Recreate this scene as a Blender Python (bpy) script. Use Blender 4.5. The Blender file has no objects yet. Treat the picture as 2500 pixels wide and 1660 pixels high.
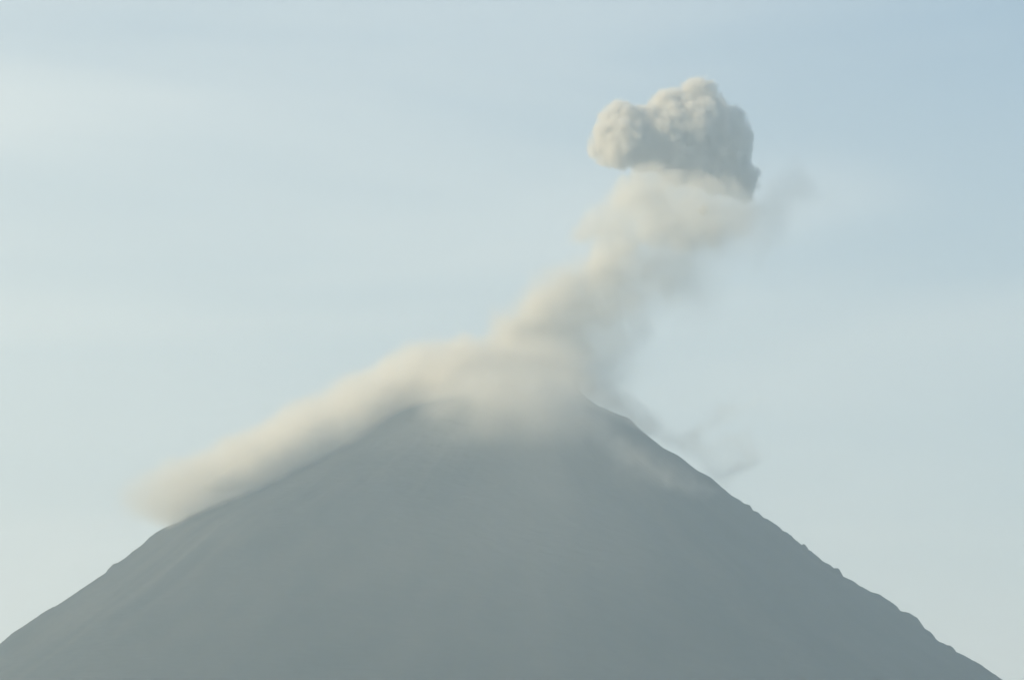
import bpy, bmesh, math
import numpy as np
from mathutils import Vector, Matrix, Euler

R = math.radians
S = bpy.context.scene
COL = S.collection

# ------------------------------------------------------------------ camera
CAM_Z = 60.0
PITCH = 8.85
cd = bpy.data.cameras.new('camera')
cam = bpy.data.objects.new('camera', cd)
COL.objects.link(cam)
cam.location = (0, 0, CAM_Z)
cam.rotation_euler = (R(90 + PITCH), 0, 0)
cd.sensor_width = 36.0
cd.lens = 144.0
cd.clip_start = 1.0
cd.clip_end = 80000.0
S.camera = cam
S.render.resolution_x = 1024
S.render.resolution_y = 679

# ------------------------------------------------------------------ sun, sky, exposure
SUN_EL, SUN_AZ = 19.0, -106.0          # azimuth measured from the view direction (+Y), negative = to the left
sl = bpy.data.lights.new('sun', 'SUN')
sl.energy = 5.0
sl.angle = R(0.5)
sl.color = (1.0, 0.80, 0.47)
sun = bpy.data.objects.new('sun', sl)
COL.objects.link(sun)
sdir = Vector((math.sin(R(SUN_AZ)) * math.cos(R(SUN_EL)), math.cos(R(SUN_AZ)) * math.cos(R(SUN_EL)), math.sin(R(SUN_EL))))
sun.rotation_euler = sdir.to_track_quat('Z', 'Y').to_euler()
sun.location = (0, 0, 3000)

W = bpy.data.worlds.new('World')
S.world = W
W.use_nodes = True
nt = W.node_tree
nt.nodes.clear()
N, L = nt.nodes.new, nt.links.new
out = N('ShaderNodeOutputWorld')
bg = N('ShaderNodeBackground')
bg.inputs['Strength'].default_value = 0.12
sky = N('ShaderNodeTexSky')
sky.sky_type = 'NISHITA'
sky.sun_disc = False
sky.sun_elevation = R(SUN_EL)
sky.sun_rotation = R(SUN_AZ % 360)
sky.altitude = 100
sky.air_density = 1.0
sky.dust_density = 1.2
sky.ozone_density = 1.0
# thin high cirrus: a soft veil laid out by direction, stretched along the horizon
tc = N('ShaderNodeTexCoord')
mp = N('ShaderNodeMapping')
mp.inputs['Scale'].default_value = (3.0, 3.0, 17.0)
mp.inputs['Rotation'].default_value = (0, R(5), 0)
mp.inputs['Location'].default_value = (0.35, 0.0, 0.6)
L(tc.outputs['Generated'], mp.inputs['Vector'])
nz = N('ShaderNodeTexNoise')
nz.inputs['Scale'].default_value = 1.35
nz.inputs['Detail'].default_value = 5
nz.inputs['Roughness'].default_value = 0.45
nz.inputs['Distortion'].default_value = 0.4
L(mp.outputs['Vector'], nz.inputs['Vector'])
rmp = N('ShaderNodeMapRange')
rmp.interpolation_type = 'SMOOTHSTEP'
rmp.inputs['From Min'].default_value = 0.34
rmp.inputs['From Max'].default_value = 0.72
rmp.inputs['To Min'].default_value = 0.12
rmp.inputs['To Max'].default_value = 0.40
L(nz.outputs['Fac'], rmp.inputs['Value'])
mx = N('ShaderNodeMix')
mx.data_type = 'RGBA'
# ... and the sheet of cirrostratus it belongs to, thicker towards the sun's side and the horizon
dx = N('ShaderNodeVectorMath'); dx.operation = 'DOT_PRODUCT'
dx.inputs[1].default_value = (-1.25, 0.0, -3.3)
L(tc.outputs['Generated'], dx.inputs[0])
vs = N('ShaderNodeMath'); vs.operation = 'ADD'; vs.inputs[1].default_value = 0.82
L(dx.outputs['Value'], vs.inputs[0])
vc_ = N('ShaderNodeMath'); vc_.operation = 'ADD'; vc_.use_clamp = True
L(vs.outputs[0], vc_.inputs[0]); L(rmp.outputs['Result'], vc_.inputs[1])
L(vc_.outputs[0], mx.inputs['Factor'])
L(sky.outputs['Color'], mx.inputs['A'])
mx.inputs['B'].default_value = (7.5, 7.25, 6.5, 1)     # sunlit ice cloud, in the sky texture's own (physical) scale
L(mx.outputs['Result'], bg.inputs['Color'])
L(bg.outputs['Background'], out.inputs['Surface'])

S.view_settings.view_transform = 'Standard'
S.view_settings.look = 'None'
S.view_settings.gamma = 1.0
S.view_settings.exposure = 0.64

S.render.engine = 'CYCLES'
S.cycles.max_bounces = 8
S.cycles.volume_bounces = 6
S.cycles.volume_step_rate = 1.0
S.cycles.volume_max_steps = 256
S.cycles.use_denoising = True

# ------------------------------------------------------------------ helpers
CM = Matrix.Translation(cam.location) @ Euler(cam.rotation_euler).to_matrix().to_4x4()
CR = np.array(CM.to_3x3())
K = 36.0 / 144.0 / 2500.0


def P(px, py, Y):
    """Point at distance Y (world y) seen at photo position px, py."""
    d = CR @ np.array([(px - 1250.0) * K, -(py - 830.0) * K, -1.0])
    t = Y / d[1]
    return np.array([d[0] * t, Y, CAM_Z + d[2] * t])


def proj(X, Y, Z):
    p = np.stack([X, Y, Z - CAM_Z], -1) @ CR
    return 1250 + p[..., 0] / -p[..., 2] / K, 830 - p[..., 1] / -p[..., 2] / K


rng = np.random.default_rng(7)
TAB = rng.uniform(-1, 1, 4096).astype(np.float32)


def vnoise(x, y, z, seed=0):
    """Smooth value noise in -1..1."""
    x = np.asarray(x, np.float32); y = np.asarray(y, np.float32); z = np.asarray(z, np.float32)
    xi = np.floor(x); yi = np.floor(y); zi = np.floor(z)
    fx = x - xi; fy = y - yi; fz = z - zi
    fx = fx * fx * (3 - 2 * fx); fy = fy * fy * (3 - 2 * fy); fz = fz * fz * (3 - 2 * fz)
    xi = xi.astype(np.int64); yi = yi.astype(np.int64); zi = zi.astype(np.int64)

    def h(a, b, c):
        n = (a * 73856093) ^ (b * 19349663) ^ (c * 83492791) ^ (seed * 2654435761)
        n = (n ^ (n >> 13)) * 1274126177
        return TAB[(n ^ (n >> 16)) & 4095]
    c00 = h(xi, yi, zi) * (1 - fx) + h(xi + 1, yi, zi) * fx
    c10 = h(xi, yi + 1, zi) * (1 - fx) + h(xi + 1, yi + 1, zi) * fx
    c01 = h(xi, yi, zi + 1) * (1 - fx) + h(xi + 1, yi, zi + 1) * fx
    c11 = h(xi, yi + 1, zi + 1) * (1 - fx) + h(xi + 1, yi + 1, zi + 1) * fx
    return (c00 * (1 - fy) + c10 * fy) * (1 - fz) + (c01 * (1 - fy) + c11 * fy) * fz


def fbm(x, y, z, octs, seed=0, gain=0.5, billow=False):
    s = 0; a = 1.0; t = 0
    for o in range(octs):
        n = vnoise(x, y, z, seed + o * 17)
        if billow:
            n = np.abs(n) * 2 - 0.75
        s = s + a * n; t += a
        a *= gain
        x = x * 2.03 + 11.3; y = y * 2.03 + 5.7; z = z * 2.03 + 3.1
    return s / t


def tag(o, label=None, cat=None, kind=None, group=None):
    if label: o['label'] = label
    if cat: o['category'] = cat
    if kind: o['kind'] = kind
    if group: o['group'] = group
    return o


def mesh_obj(name, verts, faces, mat, parent=None, smooth=True):
    me = bpy.data.meshes.new(name)
    me.vertices.add(len(verts))
    me.vertices.foreach_set('co', np.asarray(verts, np.float32).ravel())
    faces = np.asarray(faces, np.int32)
    me.loops.add(faces.size)
    me.loops.foreach_set('vertex_index', faces.ravel())
    me.polygons.add(len(faces))
    me.polygons.foreach_set('loop_start', np.arange(0, faces.size, faces.shape[1], dtype=np.int32))
    me.update(calc_edges=True)
    if smooth:
        me.polygons.foreach_set('use_smooth', np.ones(len(faces), bool))
    me.materials.append(mat)
    o = bpy.data.objects.new(name, me)
    COL.objects.link(o)
    o.parent = parent
    return o


# ------------------------------------------------------------------ the volcano
YS = 8000.0
# skyline of the cone, traced on the photo (2500 px wide)
LEFT = [(-700, 1990), (-400, 1812), (-150, 1662), (0, 1570), (34, 1541.5), (61, 1524.6), (105, 1494), (146, 1472), (196, 1438), (237, 1411), (261, 1392), (267.6, 1384),
        (278, 1375.5), (286, 1373), (308, 1358.6), (322, 1346.8), (349, 1326.4), (366, 1309.5), (383, 1297.6), (406, 1284.8),
        (437, 1270.6), (457, 1258.7), (491, 1243.5), (542, 1220), (580, 1208), (592, 1203), (616, 1189), (690, 1150), (785, 1105),
        (846, 1068), (883, 1040), (920, 1015), (970, 992), (1050, 962), (1120, 936), (1178, 916)]
RIGHT = [(1345, 908), (1390, 930), (1406, 943), (1423, 961), (1452, 985), (1480, 997), (1501.6, 1008), (1535.5, 1020), (1552, 1037), (1589.7, 1069), (1620, 1093), (1657, 1111.7),
         (1698, 1143.9), (1735, 1164), (1762, 1188), (1786, 1208), (1803, 1218), (1818, 1229), (1830, 1232), (1835, 1240), (1849, 1249),
         (1866, 1264), (1876, 1268), (1884, 1272.6), (1901, 1284), (1908, 1291), (1921.6, 1299), (1942, 1316.6), (1957, 1328), (1963, 1331), (1965.6, 1328),
         (1969, 1335), (1978, 1343), (1996, 1357), (2008, 1368), (2026.6, 1377.6), (2038, 1387), (2047, 1387), (2052, 1396), (2060, 1405), (2084, 1418),
         (2098, 1429), (2103, 1431), (2120, 1440), (2124, 1443), (2147, 1450), (2186, 1475.5), (2188, 1480), (2194.5, 1485.6), (2221.6, 1496),
         (2238.5, 1506), (2245, 1514), (2248.7, 1521), (2270.7, 1540), (2275.8, 1548), (2306, 1570), (2325, 1578), (2328, 1584), (2335, 1589),
         (2360.5, 1602.5), (2391, 1619), (2418, 1638), (2448.5, 1659), (2600, 1762), (2850, 1915), (3200, 2110)]
XS = P(1262, 915, YS)[0]
ZR = P(1262, 914, YS)[2]           # rim height
TH0 = R(14)                         # azimuth (towards the camera) of the skyline ridge
RR = np.concatenate([np.arange(0, 70, 4.0), np.arange(70, 1180, 2.0), np.arange(1180, 2000, 12.0), np.arange(2000, 4200, 60.0), np.arange(4200, 7001, 200)])


def theta_samples():
    a = []
    for c in (-TH0, math.pi + TH0):
        a.append(np.arange(c - R(7), c + R(7), R(0.22)))
        a.append(np.arange(c - R(26), c - R(7), R(0.5)))
        a.append(np.arange(c + R(7), c + R(26), R(0.5)))
    a = np.concatenate(a) % (2 * math.pi)
    rest = np.arange(0, 2 * math.pi, R(0.6))
    keep = np.ones(len(rest), bool)
    for i, t in enumerate(rest):
        for c in (-TH0, math.pi + TH0):
            if abs((t - c + math.pi) % (2 * math.pi) - math.pi) < R(26.3):
                keep[i] = False
    return np.sort(np.concatenate([a, rest[keep]]))


TH = theta_samples()


def adist(t, c):
    return np.abs((t - c + math.pi) % (2 * math.pi) - math.pi)


def profile(pts, side):
    r = []; z = []
    for px, py in pts:
        Y = YS
        for _ in range(4):
            p = P(px, py, Y)
            rr = abs(p[0] - XS) / math.cos(TH0)
            Y = YS - rr * math.sin(TH0)
        r.append(rr); z.append(p[2])
    r = np.array(r); z = np.array(z)
    o = np.argsort(r)
    return r[o], z[o]


def height(pl, pr):
    T, Rg = np.meshgrid(TH, RR, indexing='ij')
    # side weight: 0 at the left skyline, 1 at the right one
    wr = 0.5 + 0.5 * np.cos(T)
    wr = wr * wr * (3 - 2 * wr)
    res = []
    for (r, z) in (pl, pr):
        h = np.interp(RR, r, z)
        # beyond the traced part the flank runs out concavely to the plain
        rl, zl = r[-1], z[-1]
        sl_ = 0.56
        H = zl / sl_
        h = np.where(RR > rl, zl * np.exp(-(RR - rl) / H), h)
        hs = h.copy()
        k = 61
        # smooth copy (index space of the even 2 m part)
        pad = np.pad(h, (k // 2, k // 2), mode='reflect', reflect_type='odd')
        sm = np.convolve(pad, np.hanning(k + 2)[1:-1] / np.hanning(k + 2)[1:-1].sum(), 'valid')
        m = (RR > 140) & (RR < 1150)
        hs[m] = sm[m]
        res.append((h, hs))
    (hl, hls), (hr, hrs) = res
    smooth = hls[None] * (1 - wr) + hrs[None] * wr
    dl = adist(T, math.pi + TH0); dr = adist(T, -TH0)
    wl = np.exp(-(dl / R(4.5)) ** 2); wr2 = np.exp(-(dr / R(4.5)) ** 2)
    ridge_l = np.exp(-(dl / R(9)) ** 2); ridge_r = np.exp(-(dr / R(9)) ** 2)
    drop = 13.0 * np.clip(Rg / 500, 0, 1) * (1 - np.maximum(ridge_l, ridge_r))
    z = smooth - drop
    z = z + wl * (hl - smooth[0:1] * 0 - (hls[None] * (1 - wr) + hrs[None] * wr)) + wr2 * (hr - (hls[None] * (1 - wr) + hrs[None] * wr))
    calm = 1 - np.maximum(wl, wr2)
    X = XS + Rg * np.cos(T); Y = YS + Rg * np.sin(T)
    # gullies running down the flank, rills between them, and rough blocks
    ct, st = np.cos(T), np.sin(T)
    g = fbm(ct * 9 + 40, st * 9 + 40, Rg / 900, 4, 3, 0.55)
    g2 = fbm(ct * 34 + 40, st * 34 + 40, Rg / 420, 3, 9, 0.5)
    rough = fbm(X / 26, Y / 26, Rg * 0 + 1.5, 3, 21, 0.6)
    amp = np.clip((Rg - 60) / 500, 0, 1) * np.clip((7000 - Rg) / 3000, 0, 1)
    z = z + calm * (g * 6 * amp + g2 * 1.2 * amp) + rough * 2.2 * (0.35 + 0.65 * calm) * np.clip(Rg / 200, 0, 1)
    fine = fbm(X / 7, Y / 7, Rg * 0 + 7.5, 2, 31, 0.6)
    z = z + (fine * 0.9 + 2.2 * np.clip(fbm(X / 9, Y / 9, Rg * 0 + 3.5, 2, 37, 0.6) - 0.28, 0, 1)) * np.clip(Rg / 200, 0, 1)
    # crater bowl
    bowl = np.clip(1 - Rg / 72, 0, 1)
    z = z - 34 * bowl ** 0.6
    return X, Y, np.maximum(z, -0.5)


pl = profile(LEFT, -1)
pr = profile(RIGHT, 1)
tl, tr = [np.array(p, float) for p in (LEFT, RIGHT)]
for it in range(4):                 # nudge both flank profiles until the projected skyline sits on the traced one
    X, Y, Z = height(pl, pr)
    U, V = proj(X, Y, Z)
    for side, (pp, tt) in enumerate(((pl, tl), (pr, tr))):
        vis = (RR[None] < 2500) & (np.sin(np.broadcast_to(TH[:, None], U.shape)) < 0.4)
        u = U[vis]; v = V[vis]
        bins = np.round(u / 3).astype(int)
        env = {}
        order = np.argsort(v)
        ub, idx = np.unique(bins[order], return_index=True)
        ev = v[order][idx]
        got = np.interp(tt[:, 0], ub * 3.0, ev)
        err = np.clip((got - tt[:, 1]), -25, 25) * K * 8100      # positive: too low
        r, z = pp
        oo = np.argsort(np.abs(tt[:, 0] - 1262))
        # error ordered like the profile (by distance from the axis)
        r0 = np.interp(r, r, r)
        z[:] = z + err[oo] * 0.8

T_, R_ = np.meshgrid(TH, RR, indexing='ij')
nT, nR = X.shape
verts = np.stack([X - XS, Y - YS, Z], -1).reshape(-1, 3)
i = np.arange(nT)[:, None]; j = np.arange(nR - 1)[None]
i2 = (i + 1) % nT
faces = np.stack([i * nR + j, i * nR + j + 1, i2 * nR + j + 1, i2 * nR + j], -1).reshape(-1, 4)


def mat_new(name):
    m = bpy.data.materials.new(name)
    m.use_nodes = True
    return m, m.node_tree, m.node_tree.nodes['Principled BSDF']


m_rock, t, b = mat_new('volcanic_rock')
b.inputs['Roughness'].default_value = 0.95
b.inputs['Specular IOR Level'].default_value = 0.15
tc = t.nodes.new('ShaderNodeTexCoord')
# streaks that run down the flank: noise over azimuth, stretched in height
sep = t.nodes.new('ShaderNodeSeparateXYZ'); t.links.new(tc.outputs['Object'], sep.inputs[0])
cmb = t.nodes.new('ShaderNodeCombineXYZ'); t.links.new(sep.outputs['X'], cmb.inputs['X']); t.links.new(sep.outputs['Y'], cmb.inputs['Y'])
nrm = t.nodes.new('ShaderNodeVectorMath'); nrm.operation = 'NORMALIZE'; t.links.new(cmb.outputs[0], nrm.inputs[0])
zz = t.nodes.new('ShaderNodeMath'); zz.operation = 'MULTIPLY'; zz.inputs[1].default_value = 0.0011; t.links.new(sep.outputs['Z'], zz.inputs[0])
sep2 = t.nodes.new('ShaderNodeSeparateXYZ'); t.links.new(nrm.outputs[0], sep2.inputs[0])
cm2 = t.nodes.new('ShaderNodeCombineXYZ')
t.links.new(sep2.outputs['X'], cm2.inputs['X']); t.links.new(sep2.outputs['Y'], cm2.inputs['Y']); t.links.new(zz.outputs[0], cm2.inputs['Z'])
n1 = t.nodes.new('ShaderNodeTexNoise'); n1.inputs['Scale'].default_value = 9; n1.inputs['Detail'].default_value = 6; n1.inputs['Roughness'].default_value = 0.6
t.links.new(cm2.outputs[0], n1.inputs['Vector'])
n2 = t.nodes.new('ShaderNodeTexNoise'); n2.inputs['Scale'].default_value = 0.02; n2.inputs['Detail'].default_value = 8
t.links.new(tc.outputs['Object'], n2.inputs['Vector'])
ad = t.nodes.new('ShaderNodeMath'); ad.operation = 'MULTIPLY_ADD'; ad.inputs[1].default_value = 0.35; t.links.new(n2.outputs['Fac'], ad.inputs[0]); t.links.new(n1.outputs['Fac'], ad.inputs[2])
cr = t.nodes.new('ShaderNodeValToRGB')
cr.color_ramp.elements[0].position = 0.5; cr.color_ramp.elements[0].color = (0.026, 0.029, 0.030, 1)
cr.color_ramp.elements[1].position = 0.82; cr.color_ramp.elements[1].color = (0.052, 0.051, 0.049, 1)
t.links.new(ad.outputs[0], cr.inputs['Fac'])
# sunlight grazing the left flank's gullies, put into the colour as pale ash streaks
av = t.nodes.new('ShaderNodeAttribute'); av.attribute_name = 'ash'
am = t.nodes.new('ShaderNodeMix'); am.data_type = 'RGBA'; am.inputs['B'].default_value = (0.10, 0.095, 0.085, 1)
t.links.new(av.outputs['Fac'], am.inputs['Factor']); t.links.new(cr.outputs['Color'], am.inputs['A']); t.links.new(am.outputs['Result'], b.inputs['Base Color'])

vol = mesh_obj('mountain', verts, faces, m_rock)
chute = fbm(np.cos(T_) * 40 + 40, np.sin(T_) * 40 + 40, R_ / 500, 3, 77, 0.6)
ash = np.exp(-(adist(T_, math.pi + R(36)) / R(9)) ** 2) * np.clip((R_ - 500) / 200, 0, 1) * 0.6 * np.clip(chute * 2.2 + 0.1, 0, 1)  # mask of the painted sunlit streaks, low on the left flank
vol.data.attributes.new('ash', 'FLOAT', 'POINT').data.foreach_set('value', ash.ravel().astype(np.float32))

vol.location = (XS, YS, 0)
tag(vol, 'steep bare volcano cone fading into haze with smoke over its summit', 'volcano', 'structure')

# ground: one disc out to the edge of the haze
m_gr, t, b = mat_new('green_lowland')
b.inputs['Roughness'].default_value = 1.0
tc = t.nodes.new('ShaderNodeTexCoord')
n2 = t.nodes.new('ShaderNodeTexNoise'); n2.inputs['Scale'].default_value = 0.004; n2.inputs['Detail'].default_value = 10
t.links.new(tc.outputs['Object'], n2.inputs['Vector'])
cr = t.nodes.new('ShaderNodeValToRGB')
cr.color_ramp.elements[0].position = 0.35; cr.color_ramp.elements[0].color = (0.035, 0.06, 0.02, 1)
cr.color_ramp.elements[1].position = 0.7; cr.color_ramp.elements[1].color = (0.10, 0.11, 0.05, 1)
t.links.new(n2.outputs['Fac'], cr.inputs['Fac']); t.links.new(cr.outputs['Color'], b.inputs['Base Color'])
gx = np.linspace(-10000, 10000, 101); gy = np.linspace(-3000, 14000, 86)
GX, GY = np.meshgrid(gx, gy, indexing='ij')
GZ = fbm(GX / 900, GY / 900, GX * 0, 3, 50) * 14 + 4
near = np.clip(1 - np.hypot(GX, GY) / 2500, 0, 1)
GZ = GZ * (1 - near) + 10 * near
a, bq = GX.shape
i = np.arange(a - 1)[:, None]; j = np.arange(bq - 1)[None]
gf = np.stack([i * bq + j, (i + 1) * bq + j, (i + 1) * bq + j + 1, i * bq + j + 1], -1).reshape(-1, 4)
gr = mesh_obj('ground', np.stack([GX, GY, GZ], -1).reshape(-1, 3), gf, m_gr)
tag(gr, kind='structure')


# ------------------------------------------------------------------ smoke
def smoke_mat(name, color, dens, aniso=0.1):
    m = bpy.data.materials.new(name)
    m.use_nodes = True
    t = m.node_tree
    t.nodes.clear()
    o = t.nodes.new('ShaderNodeOutputMaterial')
    pv = t.nodes.new('ShaderNodeVolumePrincipled')
    pv.inputs['Color'].default_value = (*color, 1)
    pv.inputs['Density'].default_value = dens
    pv.inputs['Density Attribute'].default_value = 'density'
    pv.inputs['Anisotropy'].default_value = aniso
    t.links.new(pv.outputs['Volume'], o.inputs['Volume'])
    return m


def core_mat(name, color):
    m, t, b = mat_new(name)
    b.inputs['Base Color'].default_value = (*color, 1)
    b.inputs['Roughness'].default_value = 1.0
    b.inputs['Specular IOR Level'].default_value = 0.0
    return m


def grid_nodes(name, src, mn, mx, res, mat, threshold=None):
    """Node group: the density stored on the mesh's points becomes a fog volume (or, with a threshold, its solid heart)."""
    g = bpy.data.node_groups.new(name, 'GeometryNodeTree')
    g.interface.new_socket('Geometry', in_out='INPUT', socket_type='NodeSocketGeometry')
    g.interface.new_socket('Geometry', in_out='OUTPUT', socket_type='NodeSocketGeometry')
    N = g.nodes.new; L = g.links.new
    gi = N('GeometryNodeObjectInfo'); gi.inputs['Object'].default_value = src; go = N('NodeGroupOutput')
    vc = N('GeometryNodeVolumeCube')
    vc.inputs['Min'].default_value = mn; vc.inputs['Max'].default_value = mx
    for k, a in enumerate('XYZ'):
        vc.inputs['Resolution ' + a].default_value = res[k]
    pos = N('GeometryNodeInputPosition')
    sub = N('ShaderNodeVectorMath'); sub.operation = 'SUBTRACT'; sub.inputs[1].default_value = mn; L(pos.outputs[0], sub.inputs[0])
    mul = N('ShaderNodeVectorMath'); mul.operation = 'MULTIPLY'
    mul.inputs[1].default_value = [(res[k] - 1) / (mx[k] - mn[k]) for k in range(3)]; L(sub.outputs[0], mul.inputs[0])
    sp = N('ShaderNodeSeparateXYZ'); L(mul.outputs[0], sp.inputs[0])
    rd = []
    for k in range(3):
        r = N('ShaderNodeMath'); r.operation = 'ROUND'; L(sp.outputs[k], r.inputs[0]); rd.append(r)
    m1 = N('ShaderNodeMath'); m1.operation = 'MULTIPLY_ADD'; m1.inputs[1].default_value = res[1]; L(rd[2].outputs[0], m1.inputs[0]); L(rd[1].outputs[0], m1.inputs[2])
    m2 = N('ShaderNodeMath'); m2.operation = 'MULTIPLY_ADD'; m2.inputs[1].default_value = res[0]; L(m1.outputs[0], m2.inputs[0]); L(rd[0].outputs[0], m2.inputs[2])
    ti = N('FunctionNodeFloatToInt'); L(m2.outputs[0], ti.inputs[0])
    at = N('GeometryNodeInputNamedAttribute'); at.data_type = 'FLOAT'; at.inputs['Name'].default_value = 'smoke'
    si = N('GeometryNodeSampleIndex'); si.data_type = 'FLOAT'; si.domain = 'POINT'; si.clamp = True
    L(gi.outputs['Geometry'], si.inputs['Geometry']); L(at.outputs['Attribute'], si.inputs['Value']); L(ti.outputs[0], si.inputs['Index'])
    L(si.outputs['Value'], vc.inputs['Density'])
    last = vc.outputs['Volume']
    if threshold is not None:
        vm = N('GeometryNodeVolumeToMesh'); vm.inputs['Threshold'].default_value = threshold
        L(last, vm.inputs['Volume']); last = vm.outputs['Mesh']
    sm = N('GeometryNodeSetMaterial'); sm.inputs['Material'].default_value = mat
    L(last, sm.inputs['Geometry']); L(sm.outputs[0], go.inputs[0])
    return g


def smoke_volume(name, dens, mn, step, base, mat, parent, core=None):
    """dens[nx,ny,nz] -> a fog volume object; core=(threshold, material) adds the opaque heart as a mesh of its own."""
    nx, ny, nz_ = dens.shape
    mx = [mn[k] + step * (dens.shape[k] - 1) for k in range(3)]
    lmn = [float(mn[k] - base[k]) for k in range(3)]; lmx = [float(mx[k] - base[k]) for k in range(3)]

    def points(nm, arr):
        me = bpy.data.meshes.new(nm)
        me.vertices.add(arr.size)
        at = me.attributes.new('smoke', 'FLOAT', 'POINT')
        at.data.foreach_set('value', np.ascontiguousarray(arr.transpose(2, 1, 0)).ravel().astype(np.float32))
        return bpy.data.objects.new(nm, me)          # only holds the numbers; never linked into the scene
    vd = bpy.data.volumes.new(name)
    vd.materials.append(mat)
    o = bpy.data.objects.new(name, vd)
    COL.objects.link(o)
    md = o.modifiers.new('density', 'NODES')
    md.node_group = grid_nodes(name, points(name + '_density', dens), lmn, lmx, (nx, ny, nz_), mat)
    o.parent = parent
    if core:
        thr, cm, soft = core
        d2 = soft
        tmp = bpy.data.objects.new('tmp', bpy.data.meshes.new('tmp'))
        COL.objects.link(tmp)
        md = tmp.modifiers.new('density', 'NODES')
        md.node_group = grid_nodes('tmp', points('tmp_density', d2), lmn, lmx, (nx, ny, nz_), cm, thr)
        dg = bpy.context.evaluated_depsgraph_get()
        dg.update()
        me = bpy.data.meshes.new_from_object(tmp.evaluated_get(dg))
        bpy.data.objects.remove(tmp)
        if len(me.polygons):
            lab = np.arange(len(me.vertices))           # keep the largest connected piece
            ed = np.empty(len(me.edges) * 2, np.int32); me.edges.foreach_get('vertices', ed); ed = ed.reshape(-1, 2)
            while True:
                m_ = np.minimum(lab[ed[:, 0]], lab[ed[:, 1]])
                l2 = lab.copy(); np.minimum.at(l2, ed[:, 0], m_); np.minimum.at(l2, ed[:, 1], m_); l2 = l2[l2]
                if (l2 == lab).all():
                    break
                lab = l2
            u_, c_ = np.unique(lab, return_counts=True)
            bm = bmesh.new(); bm.from_mesh(me); bm.verts.ensure_lookup_table()
            bad = np.nonzero(lab != u_[c_.argmax()])[0]
            bmesh.ops.delete(bm, geom=[bm.verts[int(q)] for q in bad], context='VERTS')
            bm.to_mesh(me); bm.free()
            me.name = 'core'
            me.polygons.foreach_set('use_smooth', np.ones(len(me.polygons), bool))
            me.materials.clear(); me.materials.append(cm)
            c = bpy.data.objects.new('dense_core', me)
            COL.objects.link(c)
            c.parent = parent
    return o


def surf_y(px, py, off=0.0):
    """World y of the front of the cone (or its axis, above the skyline) seen at a photo position, OFF metres nearer."""
    Y = YS
    for _ in range(12):
        p = P(px, py, Y)
        wr = 0.5 + 0.5 * np.clip((p[0] - XS) / 600, -1, 1)
        rz = np.interp(-p[2], -pl[1], pl[0]) * (1 - wr) + np.interp(-p[2], -pr[1], pr[0]) * wr
        if p[2] > ZR:
            rz = 0
        Y = 0.5 * Y + 0.5 * (YS - math.sqrt(max(rz * rz - (p[0] - XS) ** 2, (rz * 0.24) ** 2)))
    return Y - off


PXM = K * 8050          # metres per photo pixel at the volcano
D = 2500 / 2361.0        # my measurements were taken on a 2361 px wide view


def balls(lst, depth):
    """(x, y, radius, depth offset m[, strength]) measured on the photo -> world spheres."""
    o = []
    for q in lst:
        x, y, r, dy = q[:4]
        w = q[4] if len(q) > 4 else 1.0
        p = P(x * D, y * D, depth + dy)
        o.append((p[0], p[1], p[2], r * D * PXM, w))
    return np.array(o)


def balls_on(lst, flat=1.0):
    """Like balls, but the fourth number is how far each stands in front of the flank."""
    o = []
    for x, y, r, off, w in lst:
        p = P(x * D, y * D, surf_y(x * D, y * D, off))
        o.append((p[0], p[1], p[2], r * D * PXM, w))
    return np.array(o)


def grid_for(B, step, pad):
    mn = (B[:, :3] - B[:, 3:4]).min(0) - pad
    mx = (B[:, :3] + B[:, 3:4]).max(0) + pad
    n = np.ceil((mx - mn) / step).astype(int) + 1
    ax = [mn[k] + step * np.arange(n[k]) for k in range(3)]
    return mn, np.meshgrid(*ax, indexing='ij')


def sdf(B, G, k, stretch=(1, 1, 1)):
    X, Y, Z = [g.astype(np.float32) for g in G]
    acc = np.zeros(X.shape, np.float32)
    for (x, y, z, r, w) in B:
        d = np.sqrt((X - x) ** 2 * stretch[0] + (Y - y) ** 2 * stretch[1] + (Z - z) ** 2 * stretch[2]) - r
        acc += np.exp(-np.clip(d / k, -12, 30))
    return -k * np.log(acc + 1e-12)


def sstep(x):
    x = np.clip(x, 0, 1)
    return x * x * (3 - 2 * x)


def empty(name, loc):
    o = bpy.data.objects.new(name, None)
    COL.objects.link(o)
    o.location = loc
    return o


def chain(pts, n):
    """Interpolate a list of (x, y, r, dy, w) control balls into n balls."""
    a = np.array(pts, float)
    s = np.r_[0, np.cumsum(np.hypot(np.diff(a[:, 0]), np.diff(a[:, 1])))]
    q = np.linspace(0, s[-1], n)
    return [tuple(np.interp(v, s, a[:, c]) for c in range(a.shape[1])) for v in q]


def soft_field(B, G, sharp=1.0, stretch=(1, 1, 1)):
    """Sum of soft Gaussian blobs of strength w: thin veils."""
    X, Y, Z = [g.astype(np.float32) for g in G]
    acc = np.zeros(X.shape, np.float32)
    for (x, y, z, r, w) in B:
        d2 = ((X - x) ** 2 * stretch[0] + (Y - y) ** 2 * stretch[1] + (Z - z) ** 2 * stretch[2]) / (r * r)
        acc = np.maximum(acc, 0) + w * np.exp(-d2 * 1.6 * sharp)
    return acc


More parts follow.
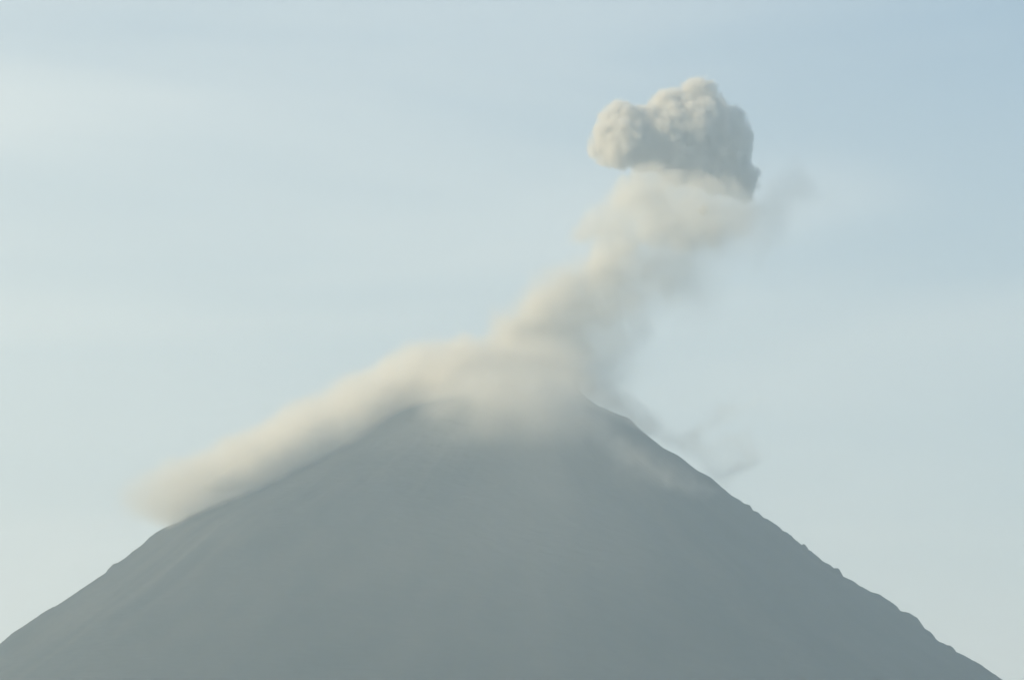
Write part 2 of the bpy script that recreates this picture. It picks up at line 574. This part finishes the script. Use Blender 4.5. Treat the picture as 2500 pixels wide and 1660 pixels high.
# --- 1. the dense grey billow at the head of the plume
YA = 8010.0
A = [(1382, 304, 17, -10), (1383, 325, 20, 5), (1380, 350, 17, 0), (1400, 272, 17, 5), (1405, 360, 22, -12),
     (1437, 262, 28, 0), (1430, 300, 36, -15), (1428, 338, 36, -20), (1432, 365, 26, -15), (1425, 320, 36, 25), (1450, 320, 44, -15),
     (1480, 290, 46, 0), (1485, 335, 48, -5), (1520, 310, 60, -5), (1515, 350, 44, -5), (1480, 372, 24, -5), (1530, 238, 30, 0), (1560, 245, 34, 10), (1605, 214, 34, 5), (1625, 215, 28, -5),
     (1635, 240, 30, -5), (1545, 300, 68, 0), (1600, 300, 78, 0), (1655, 300, 60, -5), (1668, 345, 62, -5), (1690, 275, 30, 10), (1560, 360, 58, -5), (1560, 395, 30, -5),
     (1700, 310, 28, 5), (1706, 345, 26, -5), (1600, 365, 62, 0), (1650, 385, 60, 0), (1690, 405, 46, 5), (1715, 410, 34, 0),
     (1724, 318, 14, 5), (1720, 440, 18, 0), (1725, 458, 12, 0), (1600, 320, 70, 40), (1660, 350, 55, 40)]
A = balls([(x, y, r, dy + (x - 1430) * 0.24 - 34 - 9 * math.exp(-((x - 1415) / 60) ** 2)) for x, y, r, dy in A], YA)
mn, G = grid_for(A, 2.2, 16)
d = sdf(A, G, 4.5)
X, Yg, Z = G
wx = fbm(X / 38, Yg / 38, Z / 38, 2, 61) * 7
wz = fbm(X / 38, Yg / 38, Z / 38, 2, 71) * 9
wy = fbm(X / 38, Yg / 38, Z / 38, 2, 81) * 9
bl = fbm((X + wx) / 25, (Yg + wy) / 25, (Z + wz) / 25, 4, 5, 0.50, True)
d = np.maximum(d - bl * 12.0 - 6.0, d - 10.0)
densA = sstep(-(d - 2.0) / 11.0) * (0.75 + 0.25 * sstep(-d / 40))
m_ash = smoke_mat('ash_smoke', (0.91, 0.885, 0.845), 0.13)
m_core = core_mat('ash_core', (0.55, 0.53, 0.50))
pA = P(1550 * D, 470 * D, YA)
tA = empty('ash_cloud', pA)
tag(tA, 'dense grey cauliflower ash cloud at the very top of the plume', 'ash cloud')
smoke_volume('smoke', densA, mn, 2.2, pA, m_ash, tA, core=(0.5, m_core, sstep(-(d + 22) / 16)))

# --- 2. the paler plume under it: rolling mass, slanting column and thin curtain
YB = 7935.0
Bm = balls([(1545, 430, 30, -10), (1640, 448, 24, -10), (1690, 462, 22, -10), (1580, 540, 40, 0), (1640, 530, 40, 0), (1700, 520, 36, 0),
            (1478, 418, 26, 0), (1512, 408, 24, 0), (1440, 452, 32, 0), (1470, 465, 42, -15), (1405, 490, 30, 0), (1375, 515, 22, 5), (1347, 535, 15, 0),
            (1334, 546, 8, 0), (1420, 525, 40, 0), (1510, 460, 42, 15), (1560, 470, 40, 0), (1600, 450, 30, -15), (1620, 490, 44, 0), (1660, 470, 32, 0),
            (1690, 500, 34, 10), (1720, 490, 24, 0), (1500, 520, 44, -10), (1560, 530, 44, 0), (1400, 570, 34, 0), (1395, 600, 32, 0), (1440, 560, 34, 0)], YB)
Bv = balls([(1560, 570, 62, 60, .55), (1640, 550, 65, 70, .5), (1720, 515, 65, 90, .42), (1790, 470, 65, 110, .30), (1850, 430, 58, 120, .25), (1830, 395, 40, 120, .18),
            (1900, 450, 45, 120, .15), (1780, 540, 60, 110, .2), (1480, 620, 74, 60, .50), (1560, 640, 70, 80, .36), (1450, 690, 70, 90, .28), (1530, 680, 45, 90, .18),
            (1400, 760, 80, 90, .32), (1480, 760, 60, 100, .2), (1420, 840, 60, 80, .2), (1650, 640, 90, 110, .14), (1600, 720, 80, 110, .10), (1350, 830, 60, 70, .2), (1760, 600, 80, 110, .09),
            (1400, 640, 45, 5, .9), (1350, 655, 66, 10, .65), (1270, 705, 72, 20, .6), (1420, 700, 80, 20, .5), (1200, 765, 66, 30, .5), (1360, 770, 80, 30, .45), (1330, 600, 26, 5, .3), (1300, 640, 36, 10, .35),
            (1360, 650, 45, 10, 1.0), (1310, 680, 48, 20, 1.0), (1260, 710, 52, 30, 1.25), (1225, 740, 54, 35, 1.3), (1185, 775, 50, 40, 1.3),
            (1290, 760, 58, 50, 1.0), (1240, 800, 62, 50, 1.2), (1145, 805, 46, 45, 1.1), (1300, 820, 58, 60, .8), (1385, 610, 34, 0, .8), (1430, 600, 42, 10, .6), (1420, 645, 48, 15, .55), (1370, 700, 50, 30, .4), (1330, 750, 50, 45, .5), (1150, 840, 70, 45, .55), (1250, 850, 75, 50, .55), (1340, 850, 75, 60, .4), (1410, 870, 75, 80, .15), (1470, 830, 70, 90, .1), (1100, 830, 55, 40, .5),
            (1290, 640, 36, 20, .35), (1230, 680, 36, 30, .4), (1150, 745, 34, 35, .4), (1340, 690, 50, 40, .6)], YB)
Bm[:, 1] -= (Bm[:, 0] - P(1480 * D, 0, YB)[0]) * 0.3
mn, G = grid_for(np.concatenate([Bm, Bv]), 3.6, 30)
X, Yg, Z = G
wx = fbm(X / 60, Yg / 60, Z / 60, 3, 161) * 22
wz = fbm(X / 60, Yg / 60, Z / 60, 3, 171) * 22
bl = fbm((X + wx) / 36, Yg / 36, (Z + wz) / 36, 4, 105, 0.55, True)
d = sdf(Bm, G, 8) - bl * 15.0 - 13
Bc = Bm[:-5].copy(); Bc[:, 1] += 14
dcore = sdf(Bc, G, 16)
veil = soft_field(Bv, (X + wx * .9, Yg, Z + wz * .9))
tex = fbm((X + wx) / 45, Yg / 45, (Z + wz) / 45, 4, 205, 0.55)
dens_mass = sstep(-(d - 3) / 20.0)
xf = np.clip((X - P(1640 * D, 0, YB)[0]) / 90, 0, 1)
zlow = np.clip((P(0, 560 * D, YB)[2] - Z) / 45, 0, 1)
dens_mass = dens_mass * (1 - 0.75 * sstep(xf)) * (1 - 0.4 * sstep(zlow))
dens_veil = np.clip(veil * (1 + 1.3 * tex) - 0.06, 0, 2) * 0.8
densB = dens_mass * (0.7 + 0.5 * tex) + dens_veil
m_plume = smoke_mat('plume_smoke', (0.925, 0.90, 0.855), 0.032)
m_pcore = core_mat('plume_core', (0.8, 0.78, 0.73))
pB = P(1250 * D, 880 * D, YB)
tB = empty('smoke_plume', pB)
tag(tB, 'pale slanting smoke plume rising from the crater to the ash cloud', 'smoke plume')
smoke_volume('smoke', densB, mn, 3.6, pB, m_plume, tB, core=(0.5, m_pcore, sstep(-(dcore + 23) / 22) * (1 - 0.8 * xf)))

# --- 3. the bright bank lying on the left shoulder, and the cap over the summit
YC = 7960.0
bank = chain([(312, 1155, 44, -225, 0.5), (375, 1150, 66, -215, .8), (460, 1125, 76, -200, 1), (560, 1092, 82, -175, 1.1), (660, 1052, 84, -145, 1.2), (760, 1005, 84, -115, 1.2),
              (850, 945, 80, -85, 1.2), (930, 895, 78, -50, 1.2), (1000, 858, 72, -25, 1.1), (1060, 840, 60, 0, 1.0)], 26)
spill = chain([(440, 1188, 16, 12, 1), (520, 1152, 19, 14, 1), (600, 1114, 22, 18, 1), (700, 1066, 28, 22, 1), (800, 1008, 32, 26, 1), (880, 960, 40, 30, 1),
               (960, 925, 46, 34, 1), (1050, 905, 50, 36, 1)], 30)
C1 = np.concatenate([balls(bank, YC + 24), balls_on(spill)])
cap = [(1060, 805, 34, 20, .8), (1064, 772, 18, 0, 1.3), (1058, 796, 40, 10, 1.0), (1100, 850, 55, 30, .95), (1160, 850, 60, 30, .9), (1220, 850, 60, 30, .85), (1280, 855, 52, 30, .7),
       (1330, 880, 42, 25, .5), (1020, 880, 60, 40, .6), (1120, 900, 60, 40, .55), (1220, 905, 60, 40, .5), (1300, 915, 55, 35, .42), (940, 910, 50, 40, .5), (1020, 925, 50, 40, .35),
       (1380, 930, 40, 30, .3), (1160, 815, 50, 10, .85), (1240, 810, 55, 10, .85), (1120, 960, 60, 30, .22), (1240, 965, 60, 30, .22), (1340, 975, 50, 30, .2), (1420, 960, 35, 20, .25)]
C2 = balls_on([(x, y + 6, r * 1.1, off + 60, w * 1.25) for x, y, r, off, w in cap]
              + [(x, 932, 66, 80, .42) for x in range(870, 1440, 45)] + [(x, 850, 66, 125, 1.3) for x in range(1040, 1340, 40)] + [(x, 895, 66, 105, .75) for x in range(1000, 1350, 42)] + [(900, 935, 50, 55, .5), (960, 915, 55, 70, .75), (1010, 890, 60, 90, .8)] + [(1350, 890, 55, 80, .8), (1400, 918, 52, 66, .7), (1450, 950, 46, 55, .55), (1495, 985, 40, 45, .35)] + [(x, 990, 66, 66, .15) for x in range(860, 1500, 50)])
C3 = balls_on([(1040, 1010, 120, 40, .1), (1200, 1000, 130, 40, .14), (1330, 1000, 110, 40, .12), (1180, 930, 120, 50, .22), (900, 1020, 90, 40, .06), (1450, 1080, 100, 40, .07), (1250, 1120, 120, 40, .05), (1150, 1250, 220, 90, .022), (1380, 1300, 220, 90, .018), (900, 1300, 200, 90, .012), (1200, 1450, 220, 90, .012)])
mn, G = grid_for(np.concatenate([C1, C2, C3]), 5.4, 40)
X, Yg, Z = G
wx = fbm(X / 80, Yg / 80, Z / 80, 3, 261) * 16
wz = fbm(X / 80, Yg / 80, Z / 80, 3, 271) * 16
d = sdf(C1, (X + wx, Yg, Z + wz), 14) - 9 * fbm((X + wx) / 40, Yg / 40, (Z + wz) / 40, 3, 333, 0.6, True)
tex = fbm((X + wx) / 60, Yg / 60, (Z + wz) / 60, 4, 305, 0.5)
densbank = sstep(-(d - 9 + 16 * tex) / 38.0)
xl = sstep((X - P(290 * D, 0, 7750)[0]) / 120)
densbank = densbank * (0.35 + 0.65 * xl)
veil = soft_field(C2, (X + wx, Yg, Z + wz), 1.3)
wide = soft_field(C3, G, 1.2)
densC = densbank * 0.95 + np.clip(veil * (1 + 0.3 * tex) - 0.12, 0, 2) * 0.55 + wide * 0.55
m_bank = smoke_mat('bank_smoke', (0.98, 0.95, 0.90), 0.025)
m_bcore = core_mat('bank_core', (0.88, 0.85, 0.78))
pC = P(700 * D, 1090 * D, YC)
tC = empty('smoke_bank', pC)
tag(tC, 'creamy sunlit smoke bank hugging the left shoulder and summit of the volcano', 'smoke')
smoke_volume('smoke', densC, mn, 5.4, pC, m_bank, tC, core=(0.5, m_bcore, sstep(-(d + 38) / 26) * sstep((X - P(430 * D, 0, 7800)[0]) / 90)))

# --- 4. thin wisps blown over the right flank
YW = 7900.0
w1 = chain([(1330, 870, 34, 10, .9), (1400, 915, 44, 34, 1.5), (1480, 970, 42, 32, 1.4), (1560, 1018, 32, 10, .8), (1640, 1078, 30, 10, .8), (1690, 1125, 22, 10, .7)], 16)
w2 = chain([(1575, 1020, 26, 0, .7), (1620, 988, 26, 0, .8), (1660, 960, 23, 0, .85), (1705, 936, 19, 0, .8), (1750, 918, 14, 0, .65), (1795, 904, 10, 0, .4)], 18)
w3 = chain([(1650, 1100, 30, 0, .6), (1685, 1098, 30, 0, .5), (1708, 1075, 34, 0, .42), (1730, 1045, 32, 0, .34), (1745, 1015, 26, 0, .22)], 12)
w4 = [(1600, 1035, 45, 0, .6), (1650, 1050, 50, 0, .65), (1690, 1015, 46, 0, .5), (1710, 1055, 42, 0, .5), (1730, 990, 36, 0, .28), (1680, 1090, 36, 0, .4)]
w5 = chain([(1350, 960, 50, 30, .35), (1450, 1050, 55, 30, .32), (1560, 1105, 52, 30, .35), (1640, 1130, 42, 26, .4), (1690, 1132, 26, 20, .35)], 18)
Wb = np.concatenate([balls_on(w1 + w5), balls(w2 + w3 + w4, YW)])
mn, G = grid_for(Wb, 4.5, 26)
X, Yg, Z = G
wx = fbm(X / 34, Yg / 34, Z / 34, 4, 361, 0.6) * 26
wz = fbm(X / 34, Yg / 34, Z / 34, 4, 371, 0.6) * 26
veil = soft_field(Wb, (X + wx, Yg, Z + wz), 1.5)
tex = fbm((X + wx) / 34, Yg / 34, (Z + wz) / 34, 4, 405, 0.55)
densW = np.clip(veil * (1 + 1.3 * tex) - 0.14, 0, 2) * 0.26
m_wisp = smoke_mat('wisp_smoke', (0.95, 0.90, 0.83), 0.04)
pW = P(1690 * D, 1150 * D, YW)
tW = empty('smoke_wisp', pW)
tag(tW, 'thin grey smoke wisps trailing off the upper right flank', 'smoke wisp')
smoke_volume('smoke', densW, mn, 4.5, pW, m_wisp, tW)

# ------------------------------------------------------------------ haze
m_hz = bpy.data.materials.new('haze_air')
m_hz.use_nodes = True
t = m_hz.node_tree
t.nodes.clear()
o = t.nodes.new('ShaderNodeOutputMaterial')
pv = t.nodes.new('ShaderNodeVolumePrincipled')
pv.inputs['Color'].default_value = (0.755, 0.900, 1.0, 1)
pv.inputs['Density'].default_value = 1.02e-4
pv.inputs['Anisotropy'].default_value = 0.5
t.links.new(pv.outputs['Volume'], o.inputs['Volume'])
x0, x1, y0, y1, z0, z1 = -10200, 10200, -3200, 14200, -20, 2250
hv = [(x, y, z) for x in (x0, x1) for y in (y0, y1) for z in (z0, z1)]
hf = [(0, 1, 3, 2), (4, 6, 7, 5), (0, 4, 5, 1), (2, 3, 7, 6), (0, 2, 6, 4), (1, 5, 7, 3)]
hz = mesh_obj('haze', hv, hf, m_hz, smooth=False)
tag(hz, kind='stuff')
